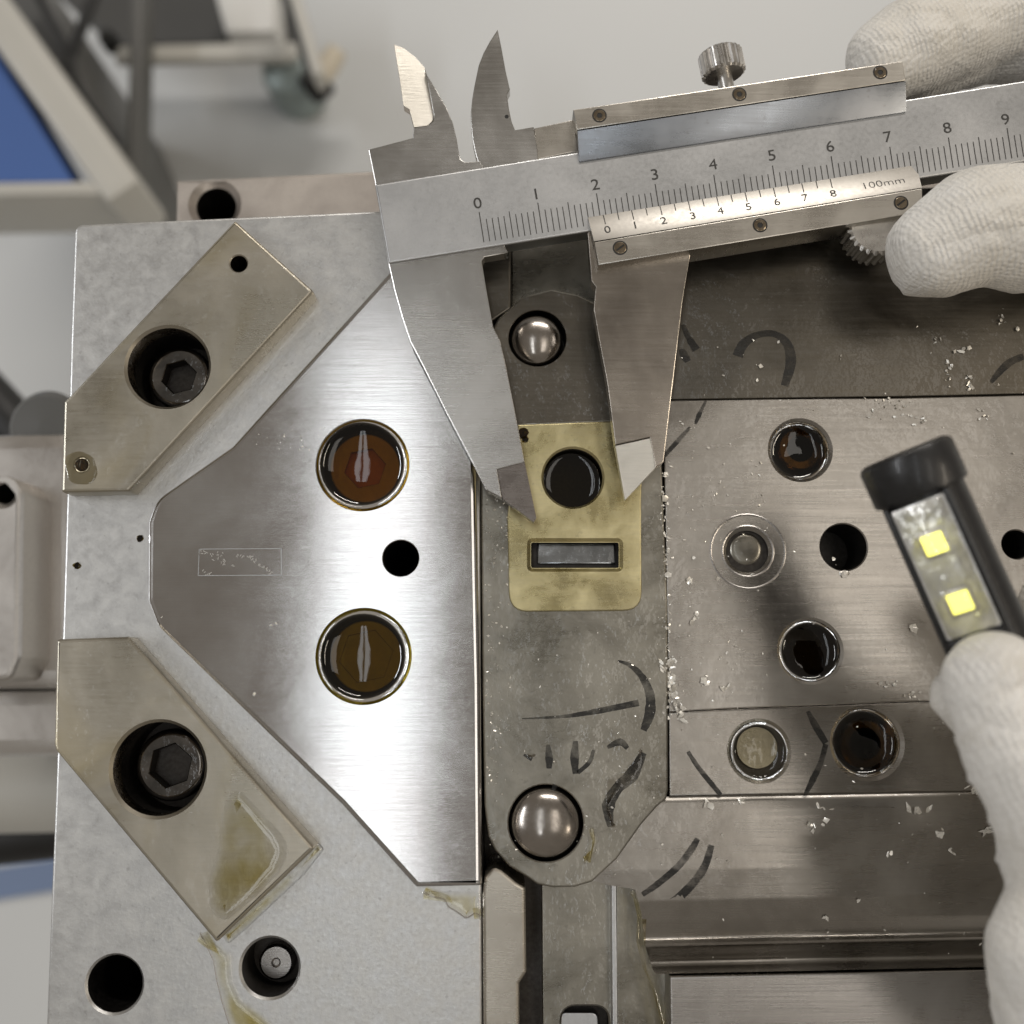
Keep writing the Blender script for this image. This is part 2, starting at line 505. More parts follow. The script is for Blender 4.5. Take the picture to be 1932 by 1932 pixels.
def disc(name, c, r, z, mat, parent=None, meniscus=.35, n=48):
    """oil level in a bore, climbing a little at the wall"""
    verts, faces = [], []
    rr = [0.02, .2, .35, .5, .65, .78, .86, .91, .95, .98, 1.0]; hh = [.8 * f ** 2.6 + .5 * f ** 16 for f in rr]
    for f, h in zip(rr, hh):
        for k in range(n):
            a = 2 * math.pi * k / n
            verts.append(Vector((c.x + r * f * math.cos(a), c.y + r * f * math.sin(a), z + h * meniscus)))
    for j in range(len(rr) - 1):
        for k in range(n):
            faces.append((j * n + k, j * n + (k + 1) % n, (j + 1) * n + (k + 1) % n, (j + 1) * n + k))
    faces.append(tuple(range(n)))
    return finish(name, verts, faces, mat, parent, 60)

# ------------------------------------------------------------------ setting
FZ = -800.0
fl = [Vector((x, y, FZ)) for x, y in ((-4000, -4000), (4000, -4000), (4000, 4000), (-4000, 4000))]
tag(finish('workshop_floor', fl, [(0, 1, 2, 3)], M_floorp, None, 0), kind='structure')

def H_(x, y, r, z, depth, b=.25):
    return (P(x, y, z).to_2d(), r * mmpp(x, y, z), depth, b)

# big steel plate of the mould, left half
base_out = px_outline([(141, 424), (905, 389), (906, 1000), (909, 1680), (911, 2120), (80, 2120), (107, 1421), (117, 1201), (125, 940), (133, 640)], 0)
base = plate('mould_base_plate', base_out, 0, -60, M_base, None,
             holes=[H_(216, 1857, 52, 0, 40, .35), H_(509, 1826, 54, 0, 9, .4)] +
             [(P(x, y, z).to_2d(), r * mmpp(x, y, z) + .15, dd, .05) for x, y, r, z, dd in ((316, 692, 77, 4.2, 9), (298, 1451, 87, 4.2, 9), (684, 877, 84, 3, 4.5), (686, 1238, 86, 3, 4.5), (756, 1053, 34, 3, 40), (450, 497, 16, 4.2, 8))], bevel=.45, rad=[1.6, 0, 0, 0, 0, 0, 0, 0, 0, 0], bore=M_recess)
tag(base, 'big grey steel base plate under the slide plate and the two wedges', 'mould plate')
lathe('locating_pin', P(524, 1812, -8), [(1.0, -1), (2.9, -1), (2.9, .8), (2.5, 1.3), (.8, 1.35), (.5, 1.0), (.01, 1.0)], M_low, base)
# pits and stains of dried oil on it
blob('oil_speck', [(255, 1013), (265, 1010), (273, 1016), (264, 1024)], 0, M_oild, base, .12, .5)
blob('oil_speck', [(134, 1066), (146, 1060), (156, 1068), (146, 1075)], 0, M_oild, base, .2, .5)

rear_out = px_outline([(332, 340), (820, 316), (1900, 290), (1900, 520), (330, 520)], -40)
rear = plate('rear_clamp_plate', rear_out, -40, -90, M_back, None, holes=[H_(405, 386, 38, -40, 30, 1.4)], bevel=.8, bore=M_recess)
tag(rear, 'brown-grey clamping plate with a round hole behind the base plate', 'mould plate')

# cavity block, right half: body and its faces
cav = plate('cavity_block', px_outline([(909, 392), (2150, 335), (2150, 2150), (914, 2150)], -14), -14, -60, M_recess, None, bevel=.3)
tag(cav, 'oily dark steel cavity block filling the right half of the mould', 'mould block')

# core insert with pins and brass plate
ZC = -.5
core_px = [(907, 934), (909, 1144), (911, 1350), (914, 1521), (921, 1578), (934, 1605), (961, 1635), (994, 1655), (1014, 1669), (1044, 1675),
           (1084, 1674), (1117, 1664), (1164, 1621), (1211, 1555), (1241, 1521), (1257, 1508), (1261, 1490), (1260, 1144), (1249, 877), (1238, 740),
           (1215, 650), (1150, 585), (1090, 556), (1040, 546), (985, 560), (940, 600), (906, 660), (904, 760)]
core = plate('core_insert', px_outline(core_px, ZC), ZC, -14.5, M_core, None,
             holes=[H_(1014, 638, 55, ZC, 7, .2), H_(1030, 1553, 71, ZC, 7, .2), H_(1081, 901, 60, ZC, 12, .05),
                    (None, 0, 3.6, .05, px_outline([(994, 1017), (1176, 1017), (1176, 1077), (994, 1077)], ZC))], bevel=.35, bore=M_recess)
tag(core, 'long grey-green steel insert with rounded ends beside the slide plate', 'mould insert')

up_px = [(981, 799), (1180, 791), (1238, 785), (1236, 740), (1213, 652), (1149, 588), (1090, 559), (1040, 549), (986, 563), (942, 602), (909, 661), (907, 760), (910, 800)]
plate('core_shade_plate', px_outline(up_px, ZC + .12), ZC + .12, ZC - .1, M_shaded, core, holes=[H_(1014, 638, 54.5, ZC + .12, 7, .1)], bevel=.08, bore=M_recess)  # thin plate added over the core, its dark colour stands for shade
# upper pin is worn lopsided, lower pin a clean dome
def dome(name, c, r, rise, label):
    prof = [(max(.02, r * math.sin(R(a))), rise - r * .5 * (1 - math.cos(R(a)))) for a in range(0, 91, 6)] + [(r, -6.5)]
    o = lathe(name, c, prof[::-1], M_ball, None, 48, smooth=50)
    return tag(o, label, 'pin', 'domed steel pins in the core insert')
dome('domed_pin', P(1012, 640, ZC), 50 * mmpp(1012, 640, ZC), 1.4, 'small dim domed steel pin between the caliper jaws')
dome('domed_pin', P(1029, 1553, ZC), 67.5 * mmpp(1029, 1553, ZC), 1.8, 'large polished domed steel pin at the lower end of the core insert')

# brass plate
M_slotf = metal('wet_slot_steel', (.36, .39, .42), (.48, .50, .52), .18, 0, (60, 2000), .2, oil=1.0, mottle=120)
ZB = .1
slot = rounded([P(x, y, ZB).to_2d() for x, y in ((1002, 1023), (1168, 1023), (1168, 1071), (1002, 1071))], .35, 4)
sl2 = rounded([P(x, y, ZB).to_2d() for x, y in ((994, 1011), (1176, 1011), (1176, 1080), (994, 1080))], 2.0, 5)
brass = plate('brass_wear_plate', px_outline([(976, 801), (1215, 792), (1210, 944), (1211, 1152), (961, 1154), (957, 977)], ZB), ZB, ZC + .02, M_brass, None,
              holes=[H_(1081, 901, 56, ZB, 8, .35), (None, 0, 8, .7, slot)], bevel=.25, rad=[.3, .3, 0, 3.2, 3.2, 0], bore=M_bore)
tag(brass, 'yellow brass plate with a round hole and a slot between the jaw tips', 'brass plate')
# reflecting floor of the slot
q = [P(1014, 1024, -3.3), P(1160, 1024, -3.3), P(1162, 1064, -3.3), P(1014, 1064, -3.3)]
solid('slot_floor', q, [drop(p, -3.9) for p in q], M_slotf, brass, .25)
tag(disc('oil_pool', P(1081, 901, ZB), 56 * mmpp(1081, 901, ZB), ZB - 5.0, M_oild), 'dark oil inside the round hole of the brass plate', 'oil')
for pts in ([(985, 826), (993, 820), (998, 828), (992, 836), (985, 834)], [(983, 815), (989, 817), (988, 820)]):
    blob('oil_speck', pts, ZB, M_oild, brass, .15, .3)

# cavity floor with bores
ZF = -1.2
holes = [H_(1510, 849, 56, ZF, 9, .5), H_(1592, 1032, 44, ZF, 11, .2), H_(1918, 1027, 27, ZF, 11, .2), H_(1529, 1228, 58, ZF, 8, .45),
         H_(1411, 1040, 40, ZF, 1.1, .6)]
floor_ = plate('cavity_floor', px_outline([(1251, 755), (1700, 750), (2150, 740), (2150, 1318), (1730, 1323.6), (1372, 1337.6), (1262, 1343.6)], ZF), ZF, -14.4, M_floor, cav,
               holes=holes, bevel=.25, bore=M_recess)
pad = plate('cavity_pad', px_outline([(1261.5, 1344.6), (1372, 1338.6), (1730, 1324.6), (2150, 1319.6), (2150, 1487), (1262.5, 1502)], ZF), ZF + .12, -14.4, M_floor, cav,
            holes=[H_(1432, 1417, 55, ZF, 2.6, .5), H_(1636, 1402, 64, ZF, 9, .6)], bevel=.25, bore=M_recess)
upper = plate('cavity_upper_face', px_outline([(1239, 560), (1239, 410), (2150, 340), (2150, 738), (1700, 748), (1249, 754)], -1.0), -1.0, -14.4, M_shaded, cav, bevel=.3,
              zfun=lambda x, y: -.012 * max(0, y - P(1500, 740, -1).y))  # shade of hand and caliper is in this face's dark colour
# ring marks round the shallow dimple
for r0, r1 in ((68, 72), (46, 50)):
    s = mmpp(1411, 1040, ZF); c = P(1411, 1040, ZF)
    lathe('ring_mark', c, [(r0 * s, -.05), (r0 * s, .05), ((r0 + r1) / 2 * s, .12), (r1 * s, .05), (r1 * s, -.05)], M_low, floor_, 64, cap=False)
lathe('dimple_dome', P(1407, 1036, ZF - 1.1), [(2.7, 0), (2.5, .15), (2.0, .26), (1.0, .33), (.01, .35)], M_core, floor_)
# curved face, ridge and groove below the pad
prof = [(1503, -1.6), (1512, -1.2), (1530, -1.0), (1580, -.75), (1640, -.7), (1700, -1.1), (1740, -1.9), (1764, -2.9), (1772, -3.1), (1776, -2.4), (1780, -1.9), (1784, -2.0), (1788, -2.7),
        (1792, -3.6), (1800, -5.2), (1812, -6.3), (1824, -6.0), (1831, -4.2), (1837, -1.8)]
def leftx(y):
    t = [(1500, 1225), (1560, 1185), (1620, 1140), (1655, 1108), (1668, 1150), (1676, 1198), (1720, 1210), (1780, 1216), (1830, 1232), (1840, 1240)]
    for (a, xa), (b, xb) in zip(t, t[1:]):
        if y <= b: return xa + (xb - xa) * max(0, (y - a)) / (b - a)
    return t[-1][1]
rows = []
import itertools
fine = []
for (ya, za), (yb, zb_) in zip(prof, prof[1:]):
    n = max(1, int((yb - ya) / 2.5))
    for k in range(n): fine.append((ya + (yb - ya) * k / n, za + (zb_ - za) * k / n))
fine.append(prof[-1])
zs = [z for _, z in fine]
zs2 = [(zs[max(i - 1, 0)] + 2 * z + zs[min(i + 1, len(zs) - 1)]) / 4 for i, z in enumerate(zs)]
verts, faces = [], []
NX = 14
for (y, _), z in zip(fine, zs2):
    x0 = leftx(y)
    for k in range(NX + 1):
        x = x0 + (2150 - x0) * k / NX
        verts.append(P(x, y - .021 * (x - 1262), z))
for j in range(len(fine) - 1):
    for k in range(NX):
        faces.append((j * (NX + 1) + k, j * (NX + 1) + k + 1, (j + 1) * (NX + 1) + k + 1, (j + 1) * (NX + 1) + k))
# close the left end downwards
i0 = len(verts)
for j in range(len(fine)): verts.append(drop(verts[j * (NX + 1)], -13.8))
for j in range(len(fine) - 1):
    faces.append((j * (NX + 1), (j + 1) * (NX + 1), i0 + j + 1, i0 + j))
curved = finish('curved_face', verts, faces, M_floor, cav, 50)
def zcurve(x, y):
    best = None
    for (yy, _), z in zip(fine, zs2):
        p = P(1500, yy - .021 * 238, z).y
        if best is None or abs(p - y) < best[0]: best = (abs(p - y), z)
    return best[1]
low = plate('lower_rail', px_outline([(1264, 1843), (2150, 1824), (2150, 2150), (1268, 2150)], -1.2), -1.2, -14.4, M_low, cav, bevel=.3)

# channel under the core insert
chan = plate('channel_floor', px_outline([(1022, 1630), (1154, 1630), (1158, 2150), (1026, 2150)], -9), -9, -14.5, M_core, cav,
             holes=[(None, 0, 4.5, .3, rounded(px_outline([(1059, 2060), (1059, 1898), (1148, 1898), (1152, 2060)], -9), 2.6, 6))], bevel=.2, bore=M_recess)
plate('channel_block', px_outline([(1054, 2050), (1056, 1910), (1128, 1910), (1134, 2050)], -10.5), -10.5, -13.5, M_chrome, cav, bevel=.3, rad=1.2)
plate('channel_rib', px_outline([(1153, 1640), (1163, 1640), (1168, 2150), (1157, 2150)], -6.6), -6.6, -14.2, M_chrome, cav, bevel=.25)
plate('channel_ledge', px_outline([(1162, 1640), (1260, 1640), (1262, 2150), (1166, 2150)], -7.6), -7.6, -14.1, M_core, cav, bevel=.2)
plate('upper_channel_floor', px_outline([(966, 400), (1240, 400), (1240, 640), (966, 640)], -8), -8, -14.3, M_core, cav, bevel=.2)
key = plate('guide_key', px_outline([(931, 1636), (914, 1654), (910, 1688), (913, 2150), (980, 2150), (980, 1856), (993, 1836), (991, 1675), (974, 1665), (946, 1642)], .6), .6, -14.2, M_tan, None,
            bevel=.55, rad=[1, 1.2, .5, 0, 0, .5, .5, .6, 0, 0])
tag(key, 'narrow polished tan steel key below the core insert', 'guide key')
key2 = plate('guide_key', px_outline([(905, 430), (964, 426), (965, 582), (905, 622)], -.8), -.8, -14.2, M_shaded, None, bevel=.5, rad=.4)
tag(key2, 'shade-toned steel key in the shaded gap beside the fixed jaw', 'guide key')

# slide plate with its bolt holes
ZI = 3.0
ins_px = [(735, 512), (437, 842), (293, 943), (279, 985), (278, 1134), (296, 1181), (644, 1518), (785, 1675), (909, 1672), (906, 1288), (902, 1111), (898, 884), (893, 600), (880, 440), (800, 445)]
sl = plate('slide_plate', px_outline(ins_px, ZI), ZI, .03, M_insert, None,
           holes=[H_(684, 877, 84, ZI, 9, .45), H_(686, 1238, 86, ZI, 9, .45), H_(756, 1053, 34, ZI, 9, .12)],
           bevel=.9, rad=[0, 3, 6, 2, 2, 4, 0, .8, .5, 0, 0, 0, 0, 0, 0], seg=4, bore=M_bore)
tag(sl, 'bright brushed steel slide plate with two oil-filled bolt holes', 'slide plate')
def hex2(c, r, a=0): return [Vector((c.x + r * math.cos(R(60 * k + a)), c.y + r * math.sin(R(60 * k + a)))) for k in range(6)]
def socket_screw(c, r, zt, zb, parent, mat, hexr, rot=0, depth=2.2, bev=.5):
    return plate('socket_screw', circle2(c.to_2d(), r, 40), zt, zb, mat, parent, holes=[(None, 0, depth, .12, hex2(c, hexr, rot))], bevel=bev, seg=3, smooth=30, bore=M_recess)
M_rust = metal('rusty_socket', (.36, .15, .03), (.48, .24, .05), .5, None, mottle=250, bump=.3)
M_olive = metal('olive_sunken_steel', (.34, .28, .07), (.46, .37, .11), .45, None, mottle=150)
for (x, y, r, hx, mt, mt2) in ((684, 877, 84, 40, M_olive, M_rust), (686, 1238, 86, 52, M_olive, M_olive)):
    s = mmpp(x, y, ZI); c = P(x, y, ZI)
    plate('socket_screw', circle2(c.to_2d(), r * s * .80, 40), -.2, -4.4, mt, sl, holes=[(None, 0, .8 if hx < 50 else .15, .1, hex2(c, hx * s, 12))], bevel=.25, bore=mt2)
tag(disc('oil_pool', P(684, 877, ZI), 83.5 * mmpp(684, 877, ZI), ZI - 1.7, M_oil, None, 1.25), 'amber oil pool in the upper bolt hole with a rusty hexagon below', 'oil')
tag(disc('oil_pool', P(686, 1238, ZI), 85.5 * mmpp(686, 1238, ZI), ZI - 1.75, M_oild, None, 1.5), 'dark olive oil pool in the lower bolt hole of the slide plate', 'oil')
# worn engraved name field
for a, b in (((376, 1036), (531, 1035)), ((531, 1035), (531, 1085)), ((531, 1085), (374, 1086)), ((374, 1086), (376, 1036))):
    ribbon('engraved_line', [a, ((a[0] + b[0]) / 2, (a[1] + b[1]) / 2), b], [1.2, 1.0, 1.2], ZI, M_chrome, sl, lift=.03)
rr = random.Random(3)
for x0, y0, x1, y1, n in ((376, 1041, 420, 1046, 12), (395, 1050, 440, 1068, 14), (440, 1046, 470, 1052, 8), (470, 1050, 512, 1079, 20), (378, 1080, 395, 1084, 6)):
    for k in range(n):
        t = rr.random(); x = x0 + (x1 - x0) * t + rr.uniform(-3, 3); y = y0 + (y1 - y0) * t + rr.uniform(-4, 4)
        a = rr.uniform(0, 6.28); L = rr.uniform(2, 6)
        ribbon('engraved_line', [(x, y), (x + L * .5 * math.cos(a), y + L * .5 * math.sin(a)), (x + L * math.cos(a), y + L * math.sin(a))], [1.3, 1.6, .8], ZI, M_vern, sl, lift=.03)

# wedges
ZW = 4.2
w1 = plate('locking_wedge', px_outline([(443, 415), (592, 549), (243, 927), (115, 929), (120, 757), (130, 748)], ZW), ZW, .03, M_wedge, None,
           holes=[H_(316, 692, 77, ZW, 9, .45), H_(450, 497, 16, ZW, 9, .2), H_(154, 877, 14, ZW, 2.2, .2)], bevel=.55, rad=[.4, .5, .8, .5, .4, .4], bore=M_bore)
tag(w1, 'oily steel wedge plate at the upper left corner with one big hole', 'wedge plate', 'wedge plates on the base plate')
w2 = plate('locking_wedge', px_outline([(106, 1206), (243, 1201), (594, 1600), (408, 1779), (104, 1416), (101, 1404)], ZW), ZW, .03, M_wedge, None,
           holes=[H_(298, 1451, 87, ZW, 9, .5)], bevel=.6, rad=[.5, .8, .6, .4, .4, .4], bore=M_bore)
tag(w2, 'oily steel wedge plate at the lower left with a yellow oil patch', 'wedge plate', 'wedge plates on the base plate')
c = P(316, 692, ZW); socket_screw(c, 60 * mmpp(316, 692, 0), -2.2, -8.9, w1, M_screw, 3.1, 15, 3.0, .9)
c = P(298, 1451, ZW); socket_screw(c, 68 * mmpp(298, 1451, 0), -2.2, -8.9, w2, M_screw, 3.7, 20, 3.2, 1.0)
tag(disc('oil_pool', P(154, 877, ZW), 14 * mmpp(154, 877, ZW), ZW - .6, M_oild, None, .3), 'oil drop filling the small hole of the upper wedge plate', 'oil')
M_sheet = liquid('oil_sheet', (.74, .68, .38), ripple=.10, scale=70, soft=True)
blob('oil_patch', [(445, 1482), (528, 1570), (548, 1602), (528, 1645), (484, 1690), (424, 1740), (396, 1720), (392, 1660), (412, 1600), (420, 1530)], ZW, M_sheet, w2, .22, 3, 2.2)
blob('oil_patch', [(120, 860), (150, 850), (176, 862), (186, 895), (170, 915), (130, 912)], ZW, M_film, w1, .10, 2)
# oil running down the base plate
tag(blob('oil_run', [(372, 1752), (398, 1772), (420, 1783), (440, 1800), (444, 1850), (458, 1885), (490, 1908), (520, 1935), (540, 1990), (440, 1990), (432, 1935), (418, 1890), (408, 1850), (402, 1812)], 0, M_oilc, None, .30, 1.5, 1.4),
    'pale yellow oil running down the base plate from the lower wedge tip', 'oil')
tag(blob('oil_run', [(790, 1682), (906, 1682), (908, 1740), (900, 1722), (880, 1735), (862, 1722), (845, 1712), (838, 1698), (812, 1692)], 0, M_oilc, None, .5, .8),
    'olive oil seeping from under the lower edge of the slide plate', 'oil')
blob('oil_patch', [(418, 1762), (560, 1627), (600, 1588), (612, 1602), (574, 1650), (470, 1748), (430, 1782)], 0, M_oilc, base, .4, .6)

# gold oil in the cavity bores
for (x, y, r, d, mt, lb) in ((1510, 849, 55, 3.2, M_oilk, 'dark oil in the bore to the right of the moving jaw tip'), (1529, 1228, 57, 2.2, M_oilk, 'dark wet oil in the bore just above the marked pad'),
                             (1636, 1402, 63, 3.4, M_oilk, 'brown oil in the deep bore beside the torch hand'), (1432, 1417, 54, 1.1, M_film, 'clear oil over the shallow pin between the marker strokes')):
    tag(disc('oil_pool', P(x, y, ZF), r * mmpp(x, y, ZF), ZF - d, mt, None, .9), lb, 'oil')
for (x, y, r, h0, h1) in ((1510, 849, 56, -.55, -8.6), (1529, 1228, 58, -.5, -7.6), (1636, 1402, 64, -.5, -8.6), (1432, 1417, 55, -.4, -2.4)):
    s_ = r * mmpp(x, y, ZF) - .06
    lathe('bore_sleeve', P(x, y, ZF), [(s_, h0), (s_, h1)], M_gold, floor_ if y < 1330 else pad, 56, cap=False)
lathe('shallow_pin', P(1426, 1410, ZF - 2.5), [(3.6, 0), (3.6, .7), (3.4, .95), (.01, 1.0)], M_core, pad)
lathe('bore_ring', P(1626, 1402, ZF - 8.4), [(4.3, 0), (4.3, 1.4), (3.9, 1.7), (2.7, 1.7), (2.7, 0)], M_ball, pad)
lathe('bore_ring', P(1505, 850, ZF - 8.5), [(4.0, 0), (4.0, 1.4), (3.6, 1.7), (2.4, 1.7), (2.4, 0)], M_bore, floor_)
blob('chip', [(1582, 1078), (1600, 1077), (1604, 1083), (1596, 1089), (1585, 1088)], ZF, M_vern, floor_, .25, .3)
blob('oil_patch', [(1195, 1668), (1206, 1690), (1214, 1725), (1212, 1770), (1222, 1815), (1240, 1850), (1262, 1935), (1262, 2000), (1246, 2000), (1236, 1930), (1220, 1870), (1206, 1830), (1204, 1775), (1206, 1725), (1196, 1690)], -2.6, M_oilc, cav, .8, .8)
blob('oil_patch', [(1106, 1556), (1122, 1560), (1131, 1585), (1126, 1610), (1112, 1625), (1100, 1632), (1104, 1608), (1110, 1585)], ZC, M_oilc, core, .22, 1.0)

# hand-drawn marker strokes
def mark(parent, z, *strokes, zfun=None, lift=.05):
    for pts, wd in strokes: ribbon('marker_stroke', pts, wd, z, M_marker, parent, zfun, lift)
zu = lambda x, y: -1.0 - .012 * max(0, y - P(1500, 740, -1).y)
mark(upper, -1.0, ([(1392, 672), (1402, 650), (1428, 632), (1462, 630), (1486, 650), (1492, 685), (1480, 728)], [20, 18, 13, 12, 18, 20, 14]),
     ([(1932, 672), (1905, 684), (1882, 706), (1870, 722)], [12, 14, 12, 6]),
     ([(1288, 612), (1300, 638), (1314, 660)], [8, 12, 16]), ([(1286, 658), (1290, 668), (1298, 682)], [8, 16, 12]), zfun=zu)
mark(floor_, ZF, ([(1332, 756), (1318, 785), (1312, 800)], [4, 9, 4]), ([(1302, 806), (1276, 835), (1252, 862)], [5, 9, 7]))
mark(core, ZC, ([(1166, 1247), (1190, 1256), (1212, 1278), (1226, 1310), (1226, 1345), (1214, 1378)], [3, 9, 13, 17, 20, 12]),
     ([(985, 1356), (1060, 1352), (1120, 1343), (1205, 1326)], [2, 6, 10, 13]),
     ([(1034, 1405), (1036, 1430), (1036, 1450)], [7, 15, 9]), ([(1086, 1398), (1084, 1430), (1086, 1460)], [9, 17, 10]), ([(1120, 1415), (1112, 1438), (1090, 1458)], [6, 8, 8]))
for pts in ([(1140, 1468), (1165, 1460), (1190, 1440), (1212, 1400), (1215, 1440), (1195, 1475), (1170, 1490), (1150, 1520), (1165, 1565), (1150, 1560), (1140, 1520)],
            [(985, 1425), (1005, 1418), (1018, 1425), (1004, 1435)]):
    blob('grease_smear', pts, ZC, M_grease, core, .10, 1.2, .7)
mark(core, ZC, ([(1152, 1560), (1148, 1520), (1166, 1486), (1192, 1462), (1214, 1420)], [10, 24, 20, 26, 12]), ([(1004, 1432), (988, 1424)], [9, 4]), ([(1146, 1410), (1170, 1400), (1184, 1412)], [6, 14, 8]),
     ([(1048, 1480), (1040, 1500)], [10, 4]), lift=.04)
mark(pad, ZF + .12, ([(1524, 1342), (1540, 1372), (1558, 1402)], [7, 14, 12]), ([(1558, 1404), (1548, 1440), (1534, 1470), (1518, 1502)], [10, 10, 12, 6]),
     ([(1298, 1418), (1316, 1446), (1340, 1476), (1360, 1500)], [7, 9, 10, 8]))
mark(curved, -1.0, ([(1212, 1688), (1240, 1668), (1278, 1635), (1302, 1605), (1316, 1582)], [9, 12, 13, 13, 10]),
     ([(1218, 1732), (1250, 1716), (1290, 1685), (1326, 1640), (1342, 1594)], [14, 16, 16, 15, 11]), zfun=zcurve)

# ------------------------------------------------------------------ vernier caliper
ZA = 8.0                       # face of the beam
cal = thing('vernier_caliper', P(1000, 420, 4.5), 'steel vernier caliper laid across the mould with open jaws', 'caliper')
def by(x): return 497 - .1598 * (x - 733)
def ty(x): return 348 - .1603 * (x - 707)
beam = plate('beam', px_outline([(707, 348), (733, 497), (2300, by(2300)), (2300, ty(2300))], ZA), ZA, 4.5, M_chrome, cal, bevel=.35, rad=[.3, .3, 0, 0])
head = plate('fixed_jaw', px_outline([(695, 282), (779, 260), (780.7, 240), (807, 237), (817, 228), (818, 217), (807, 157), (801, 127), (806, 142), (824, 170), (841, 200), (854, 230),
      (862, 263), (865, 283), (869, 300), (877, 306), (905, 304), (920, 330), (940, 440), (959, 477), (914, 485), (909, 493), (917, 540), (930.7, 617), (944, 644), (954, 687), (972, 777), (990, 872),
      (938, 886), (947, 940), (917, 924), (894, 877), (844, 782), (804, 702), (774, 644), (759, 600), (744, 547), (732, 493), (709, 352)], 7.6), 7.6, 4.9, M_jaw, cal, bevel=.14, seg=2)
def facet(name, pts, zt, zb, parent, mat):
    a = [P(x, y, z) for (x, y), z in zip(pts, zt)]
    return solid(name, a, [drop(p, zb) for p in a], mat, parent, .05, 0)
M_facet = metal('freshly_ground_bevel', (.74, .71, .64), (.80, .77, .70), .34, -8, (200, 2600), .6, mottle=120, rvar=.05)
facet('jaw_bevel', [(743, 83.5), (761, 90), (784, 108), (801, 127), (807, 157), (818, 217), (816, 228), (807, 237), (781, 240), (772, 206), (761, 199), (754, 150)],
      [7.55 - 1.5 * (240 - yy) / 157 - .5 * (xx - 743) / 75 for xx, yy in ((743, 83.5), (761, 90), (784, 108), (801, 127), (807, 157), (818, 217), (816, 228), (807, 237), (781, 240), (772, 206), (761, 199), (754, 150))], 4.95, head, M_facet)
M_dfacet = metal('dark_lapped_bevel', (.20, .175, .16), (.26, .23, .21), .30, -10, (150, 2600), .2, mottle=80)
facet('jaw_bevel', [(938, 886), (990, 872), (1012, 977), (1007, 986), (948, 941)], [7.5, 7.5, 7.15, 7.1, 7.3], 4.95, head, M_dfacet)
# sliding half
mj = plate('moving_inside_jaw', px_outline([(939, 55), (924, 78), (912, 100), (903, 123), (894.7, 163), (890.7, 187), (888, 213), (889, 240), (892, 267), (897, 290), (902, 306), (906, 330), (1016, 312), (1014, 280),
      (1007, 239), (972, 245), (965.7, 230), (960.7, 207), (956.7, 178), (962, 168), (954, 133), (945.7, 87)], 7.5), 7.5, 5.2, M_jaw, cal, bevel=.14, seg=2)
lathe('rivet_hole', P(956, 220, 7.5), [(.35, -.1), (.35, .02)], M_black, mj, 16)
plate('slider_strip', px_outline([(1008, 242), (1100, 222), (1110, 280), (1014, 300)], 6.6), 6.6, 5.2, M_rail, cal, bevel=.1)
lj = plate('moving_outside_jaw', px_outline([(1108, 430), (1116, 530), (1124, 541), (1120, 583), (1133, 655), (1146, 724), (1161, 839), (1226, 825), (1237, 882), (1252, 871), (1279, 644), (1288, 567), (1303, 478), (1300, 420)], 7.6),
           7.6, 4.7, M_jaw_refl, cal, bevel=.14, seg=2)
facet('jaw_bevel', [(1161, 841), (1226, 827), (1237, 882), (1179, 944)], [7.2, 7.5, 7.1, 6.5], 4.75, lj, M_facet)
ZR = 9.9
def rail(name, L, Rr, zs_, low, mat):
    a = [P(x, y, z) for (x, y), z in zip(L, zs_)]; b = [P(x, y, z) for (x, y), z in zip(Rr, zs_)]
    a.append(drop(a[-1], low[0])); b.append(drop(b[-1], low[0])); a.append(drop(a[0], low[1])); b.append(drop(b[0], low[1]))
    return solid(name, a, b, mat, cal, .18)
up = rail('slider_upper_rail', [(1081, 207), (1089, 245)], [(1703, 115), (1708.7, 151.7)], [ZR, ZR], (8.02, 3.8), M_rail)
M_slope = metal('satin_blue_chrome', (.31, .335, .37), (.37, .39, .425), .32, 9, (60, 2200), .15, mottle=80, speck=.25)
a = [P(1089.5, 247, ZR - .05), P(1093, 305, 8.3)]; b = [P(1708.9, 153.5, ZR - .05), P(1709.7, 210.7, 8.3)]
solid('slider_slope', [a[0], a[1], drop(a[1], 8.05), drop(a[0], 8.05)], [b[0], b[1], drop(b[1], 8.05), drop(b[0], 8.05)], M_slope, cal, .06)
lo = rail('slider_lower_rail', [(1129, 500), (1121, 457)], [(1741, 400), (1740, 355)], [ZR, ZR], (8.02, 3.8), M_rail)
T0, T1, S0, S1 = P(1109, 410, 8.4), P(1729, 311, 8.4), P(1120.5, 455.5, ZR - .05), P(1739.7, 354, ZR - .05)
Tm = P(1719, 312.6, 8.4); Te = P(1733, 325, 8.9)
def vplane(p0=T0):
    n = (T1 - T0).cross(S0 - T0).normalized()
    return n if n.z > 0 else -n
VN = vplane()
Te = PP(1734, 330, T0, VN)
top = [T0, Tm, Te, S1, S0]
vern = solid('vernier_scale', top, [drop(p, 8.06) for p in top], M_vern, cal, .05)
